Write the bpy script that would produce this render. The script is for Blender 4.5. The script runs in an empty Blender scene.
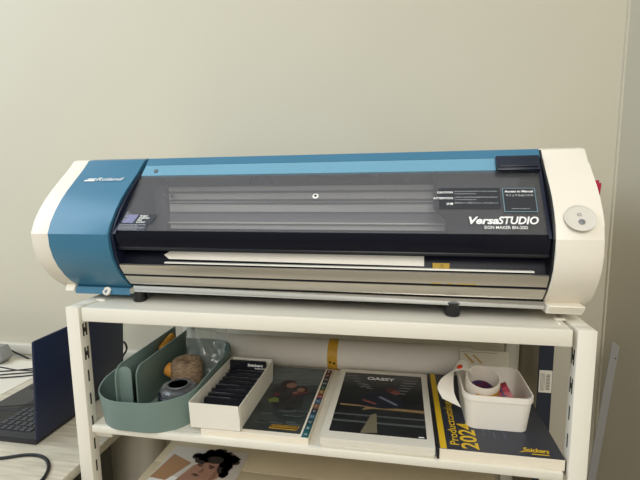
import bpy, bmesh, math, random
from mathutils import Vector, Matrix, noise
random.seed(4)
S = bpy.context.scene
COL = S.collection

# ------------------------------------------------------------------ camera
YAW, PIT, ROL, FPX = -0.1850, 0.1366, -0.0125, 438.7
cd = bpy.data.cameras.new('camera'); cam = bpy.data.objects.new('camera', cd); COL.objects.link(cam)
F = Vector((math.sin(YAW)*math.cos(PIT), math.cos(YAW)*math.cos(PIT), -math.sin(PIT)))
R = F.cross(Vector((0, 0, 1))).normalized(); U = R.cross(F)
R2 = math.cos(ROL)*R + math.sin(ROL)*U; U2 = -math.sin(ROL)*R + math.cos(ROL)*U
m = Matrix((R2, U2, -F)).transposed().to_4x4(); m.translation = Vector((.6445, -.7261, .2403))
cam.matrix_world = m
cd.sensor_fit = 'HORIZONTAL'; cd.sensor_width = 36; cd.lens = 36*FPX/640; cd.clip_start = .02
S.camera = cam

# ------------------------------------------------------------------ world, lights, exposure
w = bpy.data.worlds.new('world'); S.world = w; w.use_nodes = True
nt = w.node_tree; bg = nt.nodes['Background']
tc = nt.nodes.new('ShaderNodeTexCoord'); sp = nt.nodes.new('ShaderNodeSeparateXYZ'); rp = nt.nodes.new('ShaderNodeValToRGB')
mp = nt.nodes.new('ShaderNodeMapRange'); mp.inputs[1].default_value = -1; mp.inputs[2].default_value = 1
nt.links.new(tc.outputs['Generated'], sp.inputs[0]); nt.links.new(sp.outputs['Z'], mp.inputs[0])
nt.links.new(mp.outputs[0], rp.inputs[0]); nt.links.new(rp.outputs[0], bg.inputs[0])
e = rp.color_ramp.elements
e[0].position = 0; e[0].color = (.32, .30, .26, 1)
e[1].position = 1; e[1].color = (.86, .87, .86, 1)
k = e.new(.45); k.color = (.44, .42, .37, 1)
k = e.new(.62); k.color = (.62, .61, .57, 1)
bg.inputs[1].default_value = .90

def area(name, loc, target, sx, sy, power, col):
    l = bpy.data.lights.new(name, 'AREA'); l.shape = 'RECTANGLE'; l.size = sx; l.size_y = sy; l.energy = power; l.color = col
    o = bpy.data.objects.new(name, l); COL.objects.link(o); o.location = loc
    o.rotation_euler = (Vector(target)-Vector(loc)).to_track_quat('-Z', 'Y').to_euler(); return o
area('ceiling_light', (.92, -1.9, 1.25), (.35, .2, .0), 1.2, 1.2, 40, (1, .965, .90))
area('window_light', (-1.5, -.6, 1.45), (.1, .6, .7), 1.6, 1.3, 28, (.70, .85, 1))
S.view_settings.view_transform = 'Standard'; S.view_settings.look = 'None'
S.view_settings.exposure = 0.0; S.view_settings.gamma = 1; S.view_settings.use_curve_mapping = False

# ------------------------------------------------------------------ materials
def srgb(h):
    h = h.lstrip('#'); c = [int(h[i:i+2], 16)/255 for i in (0, 2, 4)]
    return tuple(x/12.92 if x <= .04045 else ((x+.055)/1.055)**2.4 for x in c)+(1,)
MATS = {}
def mat(name, col, rough=.5, metal=0, spec=.5, nscale=0, namt=0, bump=0, bscale=200, coat=0, stretch=(1, 1, 1), col2=None, alpha=1):
    if name in MATS: return MATS[name]
    M = bpy.data.materials.new(name); M.use_nodes = True; t = M.node_tree; b = t.nodes['Principled BSDF']
    c = srgb(col) if isinstance(col, str) else col
    b.inputs['Base Color'].default_value = c; b.inputs['Roughness'].default_value = rough; b.inputs['Metallic'].default_value = metal
    b.inputs['Specular IOR Level'].default_value = spec; b.inputs['Coat Weight'].default_value = coat; b.inputs['Alpha'].default_value = alpha
    if nscale or bump:
        co = t.nodes.new('ShaderNodeTexCoord'); mm = t.nodes.new('ShaderNodeMapping'); mm.inputs['Scale'].default_value = stretch
        t.links.new(co.outputs['Object'], mm.inputs[0])
    if nscale:
        n = t.nodes.new('ShaderNodeTexNoise'); n.inputs['Scale'].default_value = nscale; n.inputs['Detail'].default_value = 4
        t.links.new(mm.outputs[0], n.inputs['Vector'])
        r = t.nodes.new('ShaderNodeValToRGB'); r.color_ramp.elements[0].position = .35; r.color_ramp.elements[1].position = .65
        c2 = srgb(col2) if col2 else tuple(x*(1-namt) for x in c[:3])+(1,)
        r.color_ramp.elements[0].color = c2; r.color_ramp.elements[1].color = c
        t.links.new(n.outputs['Fac'], r.inputs[0]); t.links.new(r.outputs[0], b.inputs['Base Color'])
    if bump:
        n2 = t.nodes.new('ShaderNodeTexNoise'); n2.inputs['Scale'].default_value = bscale; n2.inputs['Detail'].default_value = 3
        t.links.new(mm.outputs[0], n2.inputs['Vector'])
        bb = t.nodes.new('ShaderNodeBump'); bb.inputs['Strength'].default_value = bump; bb.inputs['Distance'].default_value = .001
        t.links.new(n2.outputs['Fac'], bb.inputs['Height']); t.links.new(bb.outputs[0], b.inputs['Normal'])
    MATS[name] = M; return M
def pane_mat(name, tint, gloss_rough=.05, ior=1.45, haze=0, hazecol=(.5, .5, .5, 1)):
    M = bpy.data.materials.new(name); M.use_nodes = True; t = M.node_tree; t.nodes.clear()
    o = t.nodes.new('ShaderNodeOutputMaterial'); tr = t.nodes.new('ShaderNodeBsdfTransparent'); tr.inputs[0].default_value = tint
    g = t.nodes.new('ShaderNodeBsdfGlossy'); g.inputs['Roughness'].default_value = gloss_rough; g.inputs[0].default_value = (1, 1, 1, 1)
    f = t.nodes.new('ShaderNodeFresnel'); ge = t.nodes.new('ShaderNodeNewGeometry'); ma = t.nodes.new('ShaderNodeMath'); ma.operation = 'MULTIPLY_ADD'
    ma.inputs[1].default_value = 1/ior-ior; ma.inputs[2].default_value = ior
    t.links.new(ge.outputs['Backfacing'], ma.inputs[0]); t.links.new(ma.outputs[0], f.inputs[0])
    mx = t.nodes.new('ShaderNodeMixShader'); src = tr.outputs[0]
    if haze:
        d = t.nodes.new('ShaderNodeBsdfDiffuse'); d.inputs[0].default_value = hazecol
        m2 = t.nodes.new('ShaderNodeMixShader'); m2.inputs[0].default_value = haze
        t.links.new(tr.outputs[0], m2.inputs[1]); t.links.new(d.outputs[0], m2.inputs[2]); src = m2.outputs[0]
    t.links.new(f.outputs[0], mx.inputs[0]); t.links.new(src, mx.inputs[1]); t.links.new(g.outputs[0], mx.inputs[2])
    t.links.new(mx.outputs[0], o.inputs[0]); MATS[name] = M; return M

wall_m = mat('wall_paint', '#cdc7b5', .9, nscale=1.2, namt=.03, bump=.08, bscale=350, spec=.2)
wallr_m = mat('wall_paint_side', '#cbc5b4', .9, nscale=1.2, namt=.03, bump=.08, bscale=350, spec=.2)
floor_m = mat('floor_vinyl', '#b0a898', .5, nscale=6, namt=.1)
shelf_m = mat('white_powder_coat', '#e6e1d3', .42, nscale=5, namt=.03, bump=.05, bscale=500)
cap_m = mat('cream_plastic', '#e9e2d4', .42, nscale=6, namt=.015, bump=.04, bscale=900)
blue_m = mat('blue_plastic', '#3a7391', .33, nscale=5, namt=.05, bump=.03, bscale=900)
blue_sheen_m = mat('blue_band_ceiling_sheen', '#6c9fb8', .2, nscale=5, namt=.03)  # the lid's blue, lightened to paint in the ceiling's grazing reflection
navy_m = mat('navy_plastic', '#141b30', .3)
black_m = mat('black_plastic', '#0e1016', .4)
inner_m = mat('dark_interior', '#262830', .6, nscale=12, namt=.2)
rail_m = mat('grey_rail', '#d6d6d2', .5, metal=0, nscale=3, namt=.1, stretch=(.5, 8, 8))
raild_m = mat('dark_groove', '#6a6b6e', .5)
steel_m = mat('brushed_steel', '#c6c0b4', .28, metal=.75, nscale=5, namt=.12, stretch=(1, 12, 12))
chrome_m = mat('chrome', '#d5d6d8', .07, metal=1, bump=.12, bscale=26)
paper_m = mat('white_paper', '#e9e4da', .75, nscale=20, namt=.03)
page_m = mat('page_edges', '#ece2cf', .8, nscale=20, namt=.10, stretch=(1, 1, 60))
whitep_m = mat('white_print', '#f0f0ee', .6)
yellow_m = mat('yellow_print', '#d9b21f', .5)
gold_m = mat('yellow_label', '#b59536', .5)
teal_m = mat('sage_plastic', '#768a84', .5, nscale=8, namt=.05, bump=.05, bscale=900)
tub_m = mat('white_tub_plastic', '#efe9df', .4, nscale=6, namt=.02)
screw_m = mat('grey_screw', '#6a7074', .35, metal=.6)
red_m = mat('red_plastic', '#a8183c', .4)
slot_m = mat('slot_dark', '#3a3833', .8)
smoke_m = pane_mat('smoked_acrylic', (.95, .95, .965, 1), .04, 1.5, .12, (.27, .27, .29, 1))  # grey diffuse haze paints a veil of reflected light over the window
dpane_m = pane_mat('dark_acrylic', (.16, .17, .24, 1), .08, 1.35, .25, (.012, .015, .04, 1))
bag_m = pane_mat('clear_film', (.90, .92, .91, 1), .16, 1.5, .16, (.6, .62, .6, 1))
clear_m = pane_mat('clear_plastic', (.8, .82, .84, 1), .06, 1.5, .12, (.5, .52, .55, 1))

# ------------------------------------------------------------------ mesh helpers
class MB:
    def __init__(s): s.bm = bmesh.new()
    def box(s, x0, x1, y0, y1, z0, z1, bev=0, seg=2, M=None):
        r = bmesh.ops.create_cube(s.bm, size=1); vs = r['verts']
        T = Matrix.Translation(((x0+x1)/2, (y0+y1)/2, (z0+z1)/2)) @ Matrix.Diagonal((x1-x0, y1-y0, z1-z0, 1))
        bmesh.ops.transform(s.bm, matrix=T, verts=vs)
        if bev:
            es = list({e for v in vs for e in v.link_edges})
            rr = bmesh.ops.bevel(s.bm, geom=es, offset=bev, segments=seg, affect='EDGES', profile=.5)
            vs = list({v for f in rr['faces'] for v in f.verts} | {v for v in vs if v.is_valid})
        if M: bmesh.ops.transform(s.bm, matrix=M, verts=vs)
        return s
    def prism(s, poly, a, b, axis='x', bev=0):
        # poly: 2D points; extruded along axis from a to b
        def P(p, t):
            return {'x': (t, p[0], p[1]), 'y': (p[0], t, p[1]), 'z': (p[0], p[1], t)}[axis]
        A = [s.bm.verts.new(P(p, a)) for p in poly]; B = [s.bm.verts.new(P(p, b)) for p in poly]
        n = len(poly); fs = [s.bm.faces.new(A), s.bm.faces.new(B[::-1])]
        for i in range(n): fs.append(s.bm.faces.new((A[i], B[i], B[(i+1) % n], A[(i+1) % n])))
        if bev:
            es = list({e for f in fs[:2] for e in f.edges})
            bmesh.ops.bevel(s.bm, geom=es, offset=bev, segments=2, affect='EDGES', profile=.5)
        return s
    def tube(s, pts, r, n=8, caps=True):
        pts = [Vector(p) for p in pts]; rings = []; up = None
        rr = r if isinstance(r, (list, tuple)) else [r]*len(pts)
        for i, p in enumerate(pts):
            d = (pts[min(i+1, len(pts)-1)]-pts[max(i-1, 0)]).normalized()
            if up is None: up = Vector((0, 0, 1)) if abs(d.z) < .9 else Vector((1, 0, 0))
            x = d.cross(up).normalized(); up = x.cross(d).normalized()
            rings.append([s.bm.verts.new(p+rr[i]*(math.cos(a)*x+math.sin(a)*up)) for a in [2*math.pi*k/n for k in range(n)]])
        for a, b in zip(rings, rings[1:]):
            for k in range(n): s.bm.faces.new((a[k], a[(k+1) % n], b[(k+1) % n], b[k]))
        if caps: s.bm.faces.new(rings[0][::-1]); s.bm.faces.new(rings[-1])
        return s
    def lathe(s, prof, c, n=32, M=None):
        rings = []; new = []
        for r, z in prof:
            ring = [s.bm.verts.new((r*math.cos(2*math.pi*k/n), r*math.sin(2*math.pi*k/n), z)) for k in range(n)]
            rings.append(ring); new += ring
        for a, b in zip(rings, rings[1:]):
            for k in range(n): s.bm.faces.new((a[k], a[(k+1) % n], b[(k+1) % n], b[k]))
        if prof[0][0] > 1e-5: s.bm.faces.new(rings[0][::-1])
        if prof[-1][0] > 1e-5: s.bm.faces.new(rings[-1])
        T = Matrix.Translation(c) @ (M or Matrix.Identity(4))
        bmesh.ops.transform(s.bm, matrix=T, verts=new); return s
    def shell(s, outline, z0, ztop, th, taper=0, floor=True):
        # open-topped container: outline 2D ccw, ztop(x,y)->z, wall thickness th
        n = len(outline); cx = sum(p[0] for p in outline)/n; cy = sum(p[1] for p in outline)/n
        def off(p, d):
            v = Vector((p[0]-cx, p[1]-cy)); L = v.length
            return (cx+v.x*(L-d)/L, cy+v.y*(L-d)/L)
        lev = 5; out = []; inn = []
        for j in range(lev+1):
            f = j/lev; ro = []; ri = []
            for p in outline:
                zt = ztop(*p); z = z0+(zt-z0)*f; q = off(p, taper*(1-f)); qi = off(p, taper*(1-f)+th)
                ro.append(s.bm.verts.new((q[0], q[1], z))); ri.append(s.bm.verts.new((qi[0], qi[1], max(z, z0+th))))
            out.append(ro); inn.append(ri)
        for a, b in zip(out, out[1:]):
            for k in range(n): s.bm.faces.new((a[k], a[(k+1) % n], b[(k+1) % n], b[k]))
        for a, b in zip(inn, inn[1:]):
            for k in range(n): s.bm.faces.new((b[k], b[(k+1) % n], a[(k+1) % n], a[k]))
        for k in range(n): s.bm.faces.new((out[-1][k], out[-1][(k+1) % n], inn[-1][(k+1) % n], inn[-1][k]))
        s.bm.faces.new(out[0][::-1]); s.bm.faces.new(inn[0]); return s
    def poly(s, pts3):
        s.bm.faces.new([s.bm.verts.new(p) for p in pts3]); return s
    def build(s, name, M, parent=None, smooth=True, sharp=32):
        bm = s.bm; bmesh.ops.recalc_face_normals(bm, faces=bm.faces)
        if parent: bmesh.ops.translate(bm, vec=-world_loc(parent), verts=bm.verts)
        me = bpy.data.meshes.new(name); 
        for f in bm.faces: f.smooth = smooth
        bm.to_mesh(me); bm.free()
        if smooth: me.set_sharp_from_angle(angle=math.radians(sharp))
        o = bpy.data.objects.new(name, me); COL.objects.link(o); me.materials.append(M)
        if parent: o.parent = parent
        return o
def world_loc(o):
    v = Vector((0, 0, 0))
    while o: v += o.location; o = o.parent
    return v
def thing(name, label, cat, loc=(0, 0, 0), group=None):
    o = bpy.data.objects.new(name, None); o.empty_display_size = .05; COL.objects.link(o); o.location = loc
    return tag(o, label, cat, group)
def tag(o, label, cat, group=None, kind=None):
    o['label'] = label; o['category'] = cat
    if group: o['group'] = group
    if kind: o['kind'] = kind
    return o
def struct(o): o['kind'] = 'structure'; return o
def lab(o, s): o['label'] = s; return o
class Frame:      # a plane on a surface: origin, right, up, normal
    def __init__(s, o, u, v):
        s.o = Vector(o); s.u = Vector(u).normalized(); s.v = Vector(v).normalized(); s.n = s.u.cross(s.v).normalized()
    def P(s, a, b, h=0): return s.o+s.u*a+s.v*b+s.n*h
def print_polys(name, polys, fr, M, parent, h=.0004, base=.0001):
    if len(polys) in (2, 3, 4, 5):
        for p_ in polys[1:]: print_polys(name, [p_], fr, M, parent, h, base)
        polys = polys[:1]
    b = MB()
    for pl in polys:
        top = [fr.P(x, y, h) for x, y in pl]; bot = [fr.P(x, y, base) for x, y in pl]
        A = [b.bm.verts.new(p) for p in top]; B = [b.bm.verts.new(p) for p in bot]
        b.bm.faces.new(A); b.bm.faces.new(B[::-1])
        for i in range(len(pl)): b.bm.faces.new((A[i], B[i], B[(i+1) % len(pl)], A[(i+1) % len(pl)]))
    return b.build(name, M, parent, smooth=False)
def rect(x0, y0, x1, y1): return [(x0, y0), (x1, y0), (x1, y1), (x0, y1)]
def ell(cx, cy, rx, ry, n=20, rot=0):
    return [(cx+rx*math.cos(t)*math.cos(rot)-ry*math.sin(t)*math.sin(rot), cy+rx*math.cos(t)*math.sin(rot)+ry*math.sin(t)*math.cos(rot)) for t in [2*math.pi*k/n for k in range(n)]]
def text(name, body, size, fr, at, M, parent, bold=0, shear=0, sx=1, align='LEFT', h=.0004, rot=0, width=None):
    c = bpy.data.curves.new('t', 'FONT'); c.body = body; c.size = size; c.offset = bold*size; c.shear = shear; c.align_x = align
    c.resolution_u = 3; c.extrude = 0
    o = bpy.data.objects.new('t', c); COL.objects.link(o)
    me = bpy.data.meshes.new_from_object(o.evaluated_get(bpy.context.evaluated_depsgraph_get()))
    bpy.data.objects.remove(o); bpy.data.curves.remove(c)
    if width:
        xs = [v.co.x for v in me.vertices]
        if xs: sx = width/(max(xs)-min(xs))
    wl = world_loc(parent)
    for v in me.vertices:
        x, y = v.co.x*sx, v.co.y; x, y = x*math.cos(rot)-y*math.sin(rot), x*math.sin(rot)+y*math.cos(rot)
        v.co = fr.P(at[0]+x, at[1]+y, h)-wl
    me.materials.clear(); me.materials.append(M); me.name = name
    ob = bpy.data.objects.new(name, me); COL.objects.link(ob); ob.parent = parent; return ob

# ------------------------------------------------------------------ setting
XR, YB, ZF = 1.222, .625, -1.1
struct(MB().box(-3, XR+.1, YB, YB+.1, ZF, 1.9).build('wall_back', wall_m))
struct(MB().box(XR, XR+.1, -3, YB, ZF, 1.9).build('wall_right', wallr_m))
struct(MB().box(-3, XR+.1, -3, YB+.1, ZF-.1, ZF).build('floor', floor_m))
seam = MB().box(XR-.004, XR+.001, YB-.012, YB+.001, ZF, 1.9)
struct(seam.build('trim_1', mat('caulk_line', '#cdc7b4', .8)))
tr = MB().box(-2.2, -.06, YB-.024, YB, -.388, -.352, .003).box(-2.2, -.06, YB-.016, YB, -.44, -.388, .002)
duct = tr.build('cable_duct', mat('duct_white', '#d8d4c6', .5))
tag(duct, 'white plastic cable duct running along the wall behind the desk', 'cable duct')

# ------------------------------------------------------------------ shelving unit
W, PW, PD, D = .9484, .0285, .026, .475
H2, H3, BI = .2451, .62, .0354
rk = thing('shelf_unit', 'white metal shelving unit with slotted posts carrying the printer', 'shelf', (W/2, D/2, ZF))
def slot_list(): return [-.045-.0475*i for i in range(8)]
for (x0, x1, y0, y1, s) in ((0, PW, 0, PD, 1), (W-PW, W, 0, PD, -1), (0, PW, D-PD, D, 1), (W-PW, W, D-PD, D, -1)):
    p = MB().box(x0, x1, y0, y1, ZF, 0, .0015).build('post', shelf_m, rk)
    xi = x1 if s > 0 else x0
    for i in range(12 if y0 == 0 else 4):
        b = MB(); z = -.035-.049*i; yc = (y0+y1)/2
        if i < 2:
            b.box(xi-.0004, xi+.0004, yc-.006, yc-.002, z-.026, z).box(xi-.0004, xi+.0004, yc+.002, yc+.006, z-.026, z).box(xi-.0004, xi+.0004, yc-.003, yc+.003, z-.018, z-.009)
        else: b.box(xi-.0004, xi+.0004, yc-.002, yc+.002, z-.024, z)
        b.build('slot', slot_m, p, smooth=False)
for s in (0, 1):
    x0, x1 = ((0, PW), (W-PW, W))[s]
    MB().box(x0+.0003, x1-.0003, PD, D-PD, -.027, -.0004, .0015).build('side_rail', shelf_m, rk)
    MB().box(x0+.004, x1-.004, PD, D-PD, ZF+.05, ZF+.08, .001).build('side_rail', shelf_m, rk)
    xa, xb = ((PW, BI+.012), (W-BI-.012, W-PW))[s]
    clip = MB().box(xa, xb, .052, .060, -.001, .0025, .001)
    if s: clip.box(xa, xa+.003, .03, .055, -.001, .0015, .0005)
    clip.build('clip', mat('white_clip', '#f1ecdf', .35), rk)
    for hh in (H2, H3):
        bx = ((PW, BI+.03), (W-BI-.03, W-PW))[s]
        MB().box(bx[0], bx[1], .018, .036, -hh-.034, -hh-.014, .002).build('bracket', shelf_m, rk)
def board(z, th):
    b = MB()
    b.box(BI, W-BI, 0, .014, z-th, z, .0016)                    # folded front lip
    b.box(BI, W-BI, D-.014, D, z-th, z, .0016)
    b.box(BI, W-BI, .014, D-.014, z-.012, z-.0008, 0)
    return b.build('shelf_board', shelf_m, rk)
board(0, .0275); board(-H2, .0145); board(-H3, .0275)
ZS = -H2      # second shelf surface

# ------------------------------------------------------------------ printer
pr = thing('large_format_printer', 'blue and cream wide desktop printer with smoked lid standing on top of the shelf', 'printer', (.4435, .3, 0))
up = [(.0, .144), (.0095, .165), (.0225, .186), (.039, .207), (.0555, .224), (.076, .2425), (.098, .262), (.121, .2865)]
low = [(.066, .0245), (.046, .040), (.030, .057), (.016, .075), (.006, .096), (.0015, .12)]
def prof(dy=0, back=.56, zt=.2865, flat=.0245):
    return [(back, flat), (.10, flat)]+[(y+dy, z) for y, z in low]+[(y+dy, z) for y, z in up]+[(.135+dy, zt+.003), (back-.04, zt+.003), (back, zt-.03)]
def inset(d):      # profile pulled inward, for the dark side plates
    return [(y+d, z) for y, z in low]+[(y+d, z) for y, z in up[:-1]]
MB().prism(prof(), -.062, -.0232, 'x', .0025).box(-.045, -.0235, .055, .3, .0165, .03, .002).build('left_end_cap', cap_m, pr, sharp=20)
bc = MB().prism(prof(-.0016), -.0230, .106, 'x', .0022).box(-.0225, .1055, .056, .3, .012, .0265, .002).build('left_cover', blue_m, pr, sharp=20)
lab(bc, 'blue front cover beside the window')
rc = MB().prism(prof(), .880, .949, 'x', .003).box(.8815, .938, .034, .3, .0155, .032, .002).build('right_end_cap', cap_m, pr, sharp=20)
# inner dark plates beside the opening
MB().prism([(y+.006, z+.0) for y, z in low]+[(y+.005, z) for y, z in up[:-1]]+[(.2, .262), (.2, .03)], .1065, .1125, 'x').build('side_plate', navy_m, pr)
MB().prism([(y+.004, z+.0) for y, z in low]+[(y+.002, z) for y, z in up]+[(.2, .28), (.2, .03)], .8767, .8797, 'x').build('side_plate', black_m, pr)
# body shell behind
X0, X1 = .1125, .8765
LO = Vector((0, .0045, .144)); SL = (Vector((0, .122, .285))-LO); LL = SL.length; SV = SL.normalized()
LN = Vector((1, 0, 0)).cross(SV).normalized()
def lidp(s): v = LO+SV*s; return (v.y, v.z)
fa, fb = lidp(.169), lidp(.188)
top = MB().prism([fa, fb, (.135, .2885), (.52, .2885), (.56, .25), (.56, .03), (.548, .03), (.548, .24), (.5, .272), (.14, .272)], X0, X1, 'x').build('top_cover', blue_m, pr)
lab(top, 'blue top cover')
MB().box(X0, X1, .22, .228, .03, .272).build('rear_panel', mat('rear_grey', '#9a9ba0', .6, nscale=5, namt=.2), pr)
MB().box(X0, X1, .07, .54, .024, .034, 0).build('bottom_panel', black_m, pr)
# lid
lb = MB().prism([lidp(.1415), lidp(.1685), tuple(Vector(lidp(.1685))+Vector((.004, -.004))), tuple(Vector(lidp(.1415))+Vector((.004, -.004)))], X0+.001, X1-.001, 'x').build('lid_band', blue_sheen_m, pr)
lab(lb, 'blue upper band of the lid with ceiling reflection painted in')
def pane(pts, name, M):
    b = MB(); n = [Vector((0, *p)) for p in pts]
    th = Vector((0, .0025, -.0015))
    poly = [(v.y, v.z) for v in n]+[((v+th).y, (v+th).z) for v in n[::-1]]
    return b.prism(poly, X0+.001, X1-.001, 'x').build(name, M, pr)
glass = pane([lidp(.1412), lidp(.07), lidp(.0085)], 'lid_window', smoke_m)
lab(glass, 'smoked clear window')
pane([lidp(.0082), (.0085, .138), (.015, .118)], 'lid_lower_panel', dpane_m)
MB().box(X0+.001, X1-.001, .0140, .0175, .113, .1185, .001).build('lid_edge', black_m, pr)
LF = Frame((0, LO.y, LO.z), (1, 0, 0), SV)
hb = MB()
T = Matrix(((1, 0, 0, 0), (0, SV.y, LF.n.y, LO.y), (0, SV.z, LF.n.z, LO.z), (0, 0, 0, 1)))
hb.box(.803, .8725, .134, .166, .0005, .010, .002, M=T).box(.806, .868, .139, .149, .009, .0125, .001, M=T)
hb.build('hinge_cover', mat('hinge_navy', '#10192c', .35), pr)
tl = Matrix(((1, 0, 0, 0), (0, LF.n.y, 0, 0), (0, LF.n.z, 0, 0), (0, 0, 0, 1)))
QL = LF.n.to_track_quat('Z', 'Y').to_matrix().to_4x4()
MB().lathe([(.0045, 0), (.0045, .0015), (.0035, .0022)], LF.P(.149, .153), 18, QL).build('screw', screw_m, pr)
o = MB().lathe([(.0055, 0), (.0055, .0012), (.0045, .0018)], LF.P(.491, .086, .0004), 22, QL).build('roundel', whitep_m, pr)
MB().lathe([(.0025, 0), (.0025, .0008)], LF.P(.491, .086, .0021), 16, QL).build('roundel_centre', black_m, o)
# thin dark edge strips down both sides of the lid
for x0 in (X0+.0012, X1-.0062):
    MB().box(x0, x0+.005, .0, .141, .0003, .0014, 0, M=T).build('lid_side_strip', navy_m, pr)
# printed lid text
gp = mat('grey_print', '#c9ccd0', .6); tp = mat('panel_border', '#6f8f9b', .5); pd = mat('label_dark', '#20242c', .5); pg = mat('label_grey', '#4d5058', .5)
text('brand_lettering', 'Versa', .0195, LF, (.750, .0285), whitep_m, pr, bold=.034, shear=.3, width=.046)
text('brand_lettering', 'STUDIO', .0205, LF, (.7975, .0285), whitep_m, pr, bold=.028, shear=.3, width=.062)
text('subtitle_lettering', 'SIGN MAKER BN-20D', .0085, LF, (.776, .0185), whitep_m, pr, bold=.008, sx=1, width=.066)
nb = print_polys('notice_label', [rect(.706, .0595, .806, .103)], LF, pg, pr, .0005)
print_polys('notice_face', [rect(.7066, .060, .8054, .1024)], LF, pd, nb, .0008, .0005)
for i, (hd, ln) in enumerate((('CAUTION', 'Keep all covers closed while the unit is in operation.'), ('ATTENTION', 'Laisser les capots fermes pendant le fonctionnement.'), ('注意', '動作中はカバーを閉めてください。手を入れないこと'))):
    yy = .091-.0125*i
    text('notice_lettering', hd, .0058, LF, (.730, yy), whitep_m, nb, bold=.03, align='RIGHT', h=.0011)
    text('notice_lettering', ln, .0036, LF, (.7325, yy+.003), gp, nb, h=.0011, width=.0685)
    if i < 2: text('notice_lettering', 'Do not put hands inside the cover.', .0034, LF, (.7325, yy-.002), gp, nb, h=.0011, width=.035)
ml = print_polys('manual_label', [rect(.8095, .052, .8605, .101)], LF, tp, pr, .0012)
print_polys('manual_face', [rect(.8108, .0533, .8592, .0997)], LF, pd, ml, .0016, .0012)
text('manual_lettering', 'Access to Manual', .0062, LF, (.835, .0915), whitep_m, ml, bold=.03, align='CENTER', h=.002)
text('manual_lettering', 'マニュアルはこちら', .0048, LF, (.835, .0835), whitep_m, ml, align='CENTER', h=.002)
text('manual_lettering', 'https://www.rolanddg.com/', .0026, LF, (.835, .0572), gp, ml, align='CENTER', h=.002)
rl = print_polys('pass_control_badge', [[(.120, .024), (.182, .024), (.190, .0455), (.131, .0455)]], LF, pd, pr, .0005)
print_polys('badge_picture', [[(.122, .0255), (.145, .0255), (.151, .0445), (.132, .0445)]], LF, mat('badge_violet', '#8c8cb4', .5, nscale=500, namt=.5), rl, .0010, .0005)
for i, s_ in enumerate(('Roland', 'Intelligent', 'Pass', 'Control')):
    text('badge_lettering', s_, .0056, LF, (.1515-.0+.0012*(3-i), .0395-.0047*i), whitep_m, rl, bold=.02, h=.0011, shear=.2)
fn = print_polys('lid_note', [rect(.116, .0095, .176, .0235)], LF, mat('note_back', '#33363f', .5), pr, .0005)
for i in range(4): text('note_lettering', ('■ Do not lean on or place objects on the cover', '  Close the cover gently with both hands', '■ Keep sleeves and hair away from moving parts', '  Read the manual before cleaning')[i], .0034, LF, (.117, .0202-.0033*i), gp, fn, h=.0011, width=.056 if i % 2 == 0 else .04)
# interior: rail beam, dark carriage, hose, deck
b = MB().box(X0+.02, X1-.002, .166, .2, .137, .228, 0)
beam = b.build('guide_rail', rail_m, pr)
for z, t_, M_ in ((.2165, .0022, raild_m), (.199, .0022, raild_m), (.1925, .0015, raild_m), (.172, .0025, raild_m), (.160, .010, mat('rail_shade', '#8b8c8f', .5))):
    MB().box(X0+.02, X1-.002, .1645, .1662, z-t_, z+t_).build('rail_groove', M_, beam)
MB().box(X0+.02, X1-.002, .158, .1665, .1495, .1525, .0008).build('rail_lip', mat('bright_strip', '#efece2', .4, metal=0), beam)
MB().box(X0+.001, X0+.028, .150, .2, .06, .232, .002).build('side_bracket', mat('bracket_grey', '#4a4a50', .5), pr)
for x, z in ((.15, .2095), (.17, .2095)):
    MB().lathe([(.0042, 0), (.0042, .002), (.002, .003)], (x-.012, .149, z), 14, Matrix.Rotation(math.pi/2, 4, 'X')).build('bolt', screw_m, pr)
cg = MB().prism([(.704, .27), (.704, .182), (.728, .160), (.728, .128), (X1-.002, .128), (X1-.002, .27)], .125, .157, 'y').build('print_carriage', mat('carriage_dark', '#17181d', .5), pr)
MB().box(.735, .79, .121, .125, .133, .150, .001).build('carriage_plate', inner_m, cg)
hs = MB().tube([(.30+.012*i, .175, .252+.010*math.sin(i*.25)) for i in range(34)], .0045, 8).build('ink_hose', mat('hose_grey', '#3a3c42', .5), pr)
for x in (.59, .65): MB().box(x, x+.008, .16, .17, .232, .246, .001).tube([(x+.004, .16, .252), (x+.004, .172, .252)], .006).build('hose_clamp', mat('clamp_grey', '#7a7b7d', .5), pr)
MB().tube([(.345+.022*math.cos(a), .19, .232+.022*math.sin(a)) for a in [math.pi*k/14 for k in range(15)]], .005, 8).build('ink_hose', mat('hose_grey', '#3a3c42'), pr)
# deck and media path under the lid
dk = MB().prism([(.045, .112), (.16, .135), (.16, .060), (.030, .060), (.030, .086)], X0, X1, 'x').build('deck', mat('deck_navy', '#080b1a', .4, spec=.2), pr)
md = [(.199, .1018), (.210, .1085), (.683, .1085), (.683, .0925), (.21, .0945)]
mb = MB()
A = [(x, .0285-(z-.0925)*-.35, z) for x, z in md]
mb.bm.faces.new([mb.bm.verts.new(p) for p in A]); mb.bm.faces.new([mb.bm.verts.new((p[0], p[1]+.0012, p[2]-.0006)) for p in A][::-1])
lab(mb.build('media_strip', paper_m, pr), 'white strip of media in the exit slot')
MB().prism([(.0225, .0895), (.0215, .0872), (.030, .086), (.034, .089)], .204, .856, 'x').build('cutting_strip', mat('cut_strip', '#d9d6cc', .4), pr)
yl = MB().box(.697, .7245, .0278, .0285, .0885, .0985).build('warning_label', gold_m, pr)
text('warning_lettering', '⚠', .008, Frame((0, .0278, .0), (1, 0, 0), (0, 0, 1)), (.707, .0905), black_m, pr, h=.0004)
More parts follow.
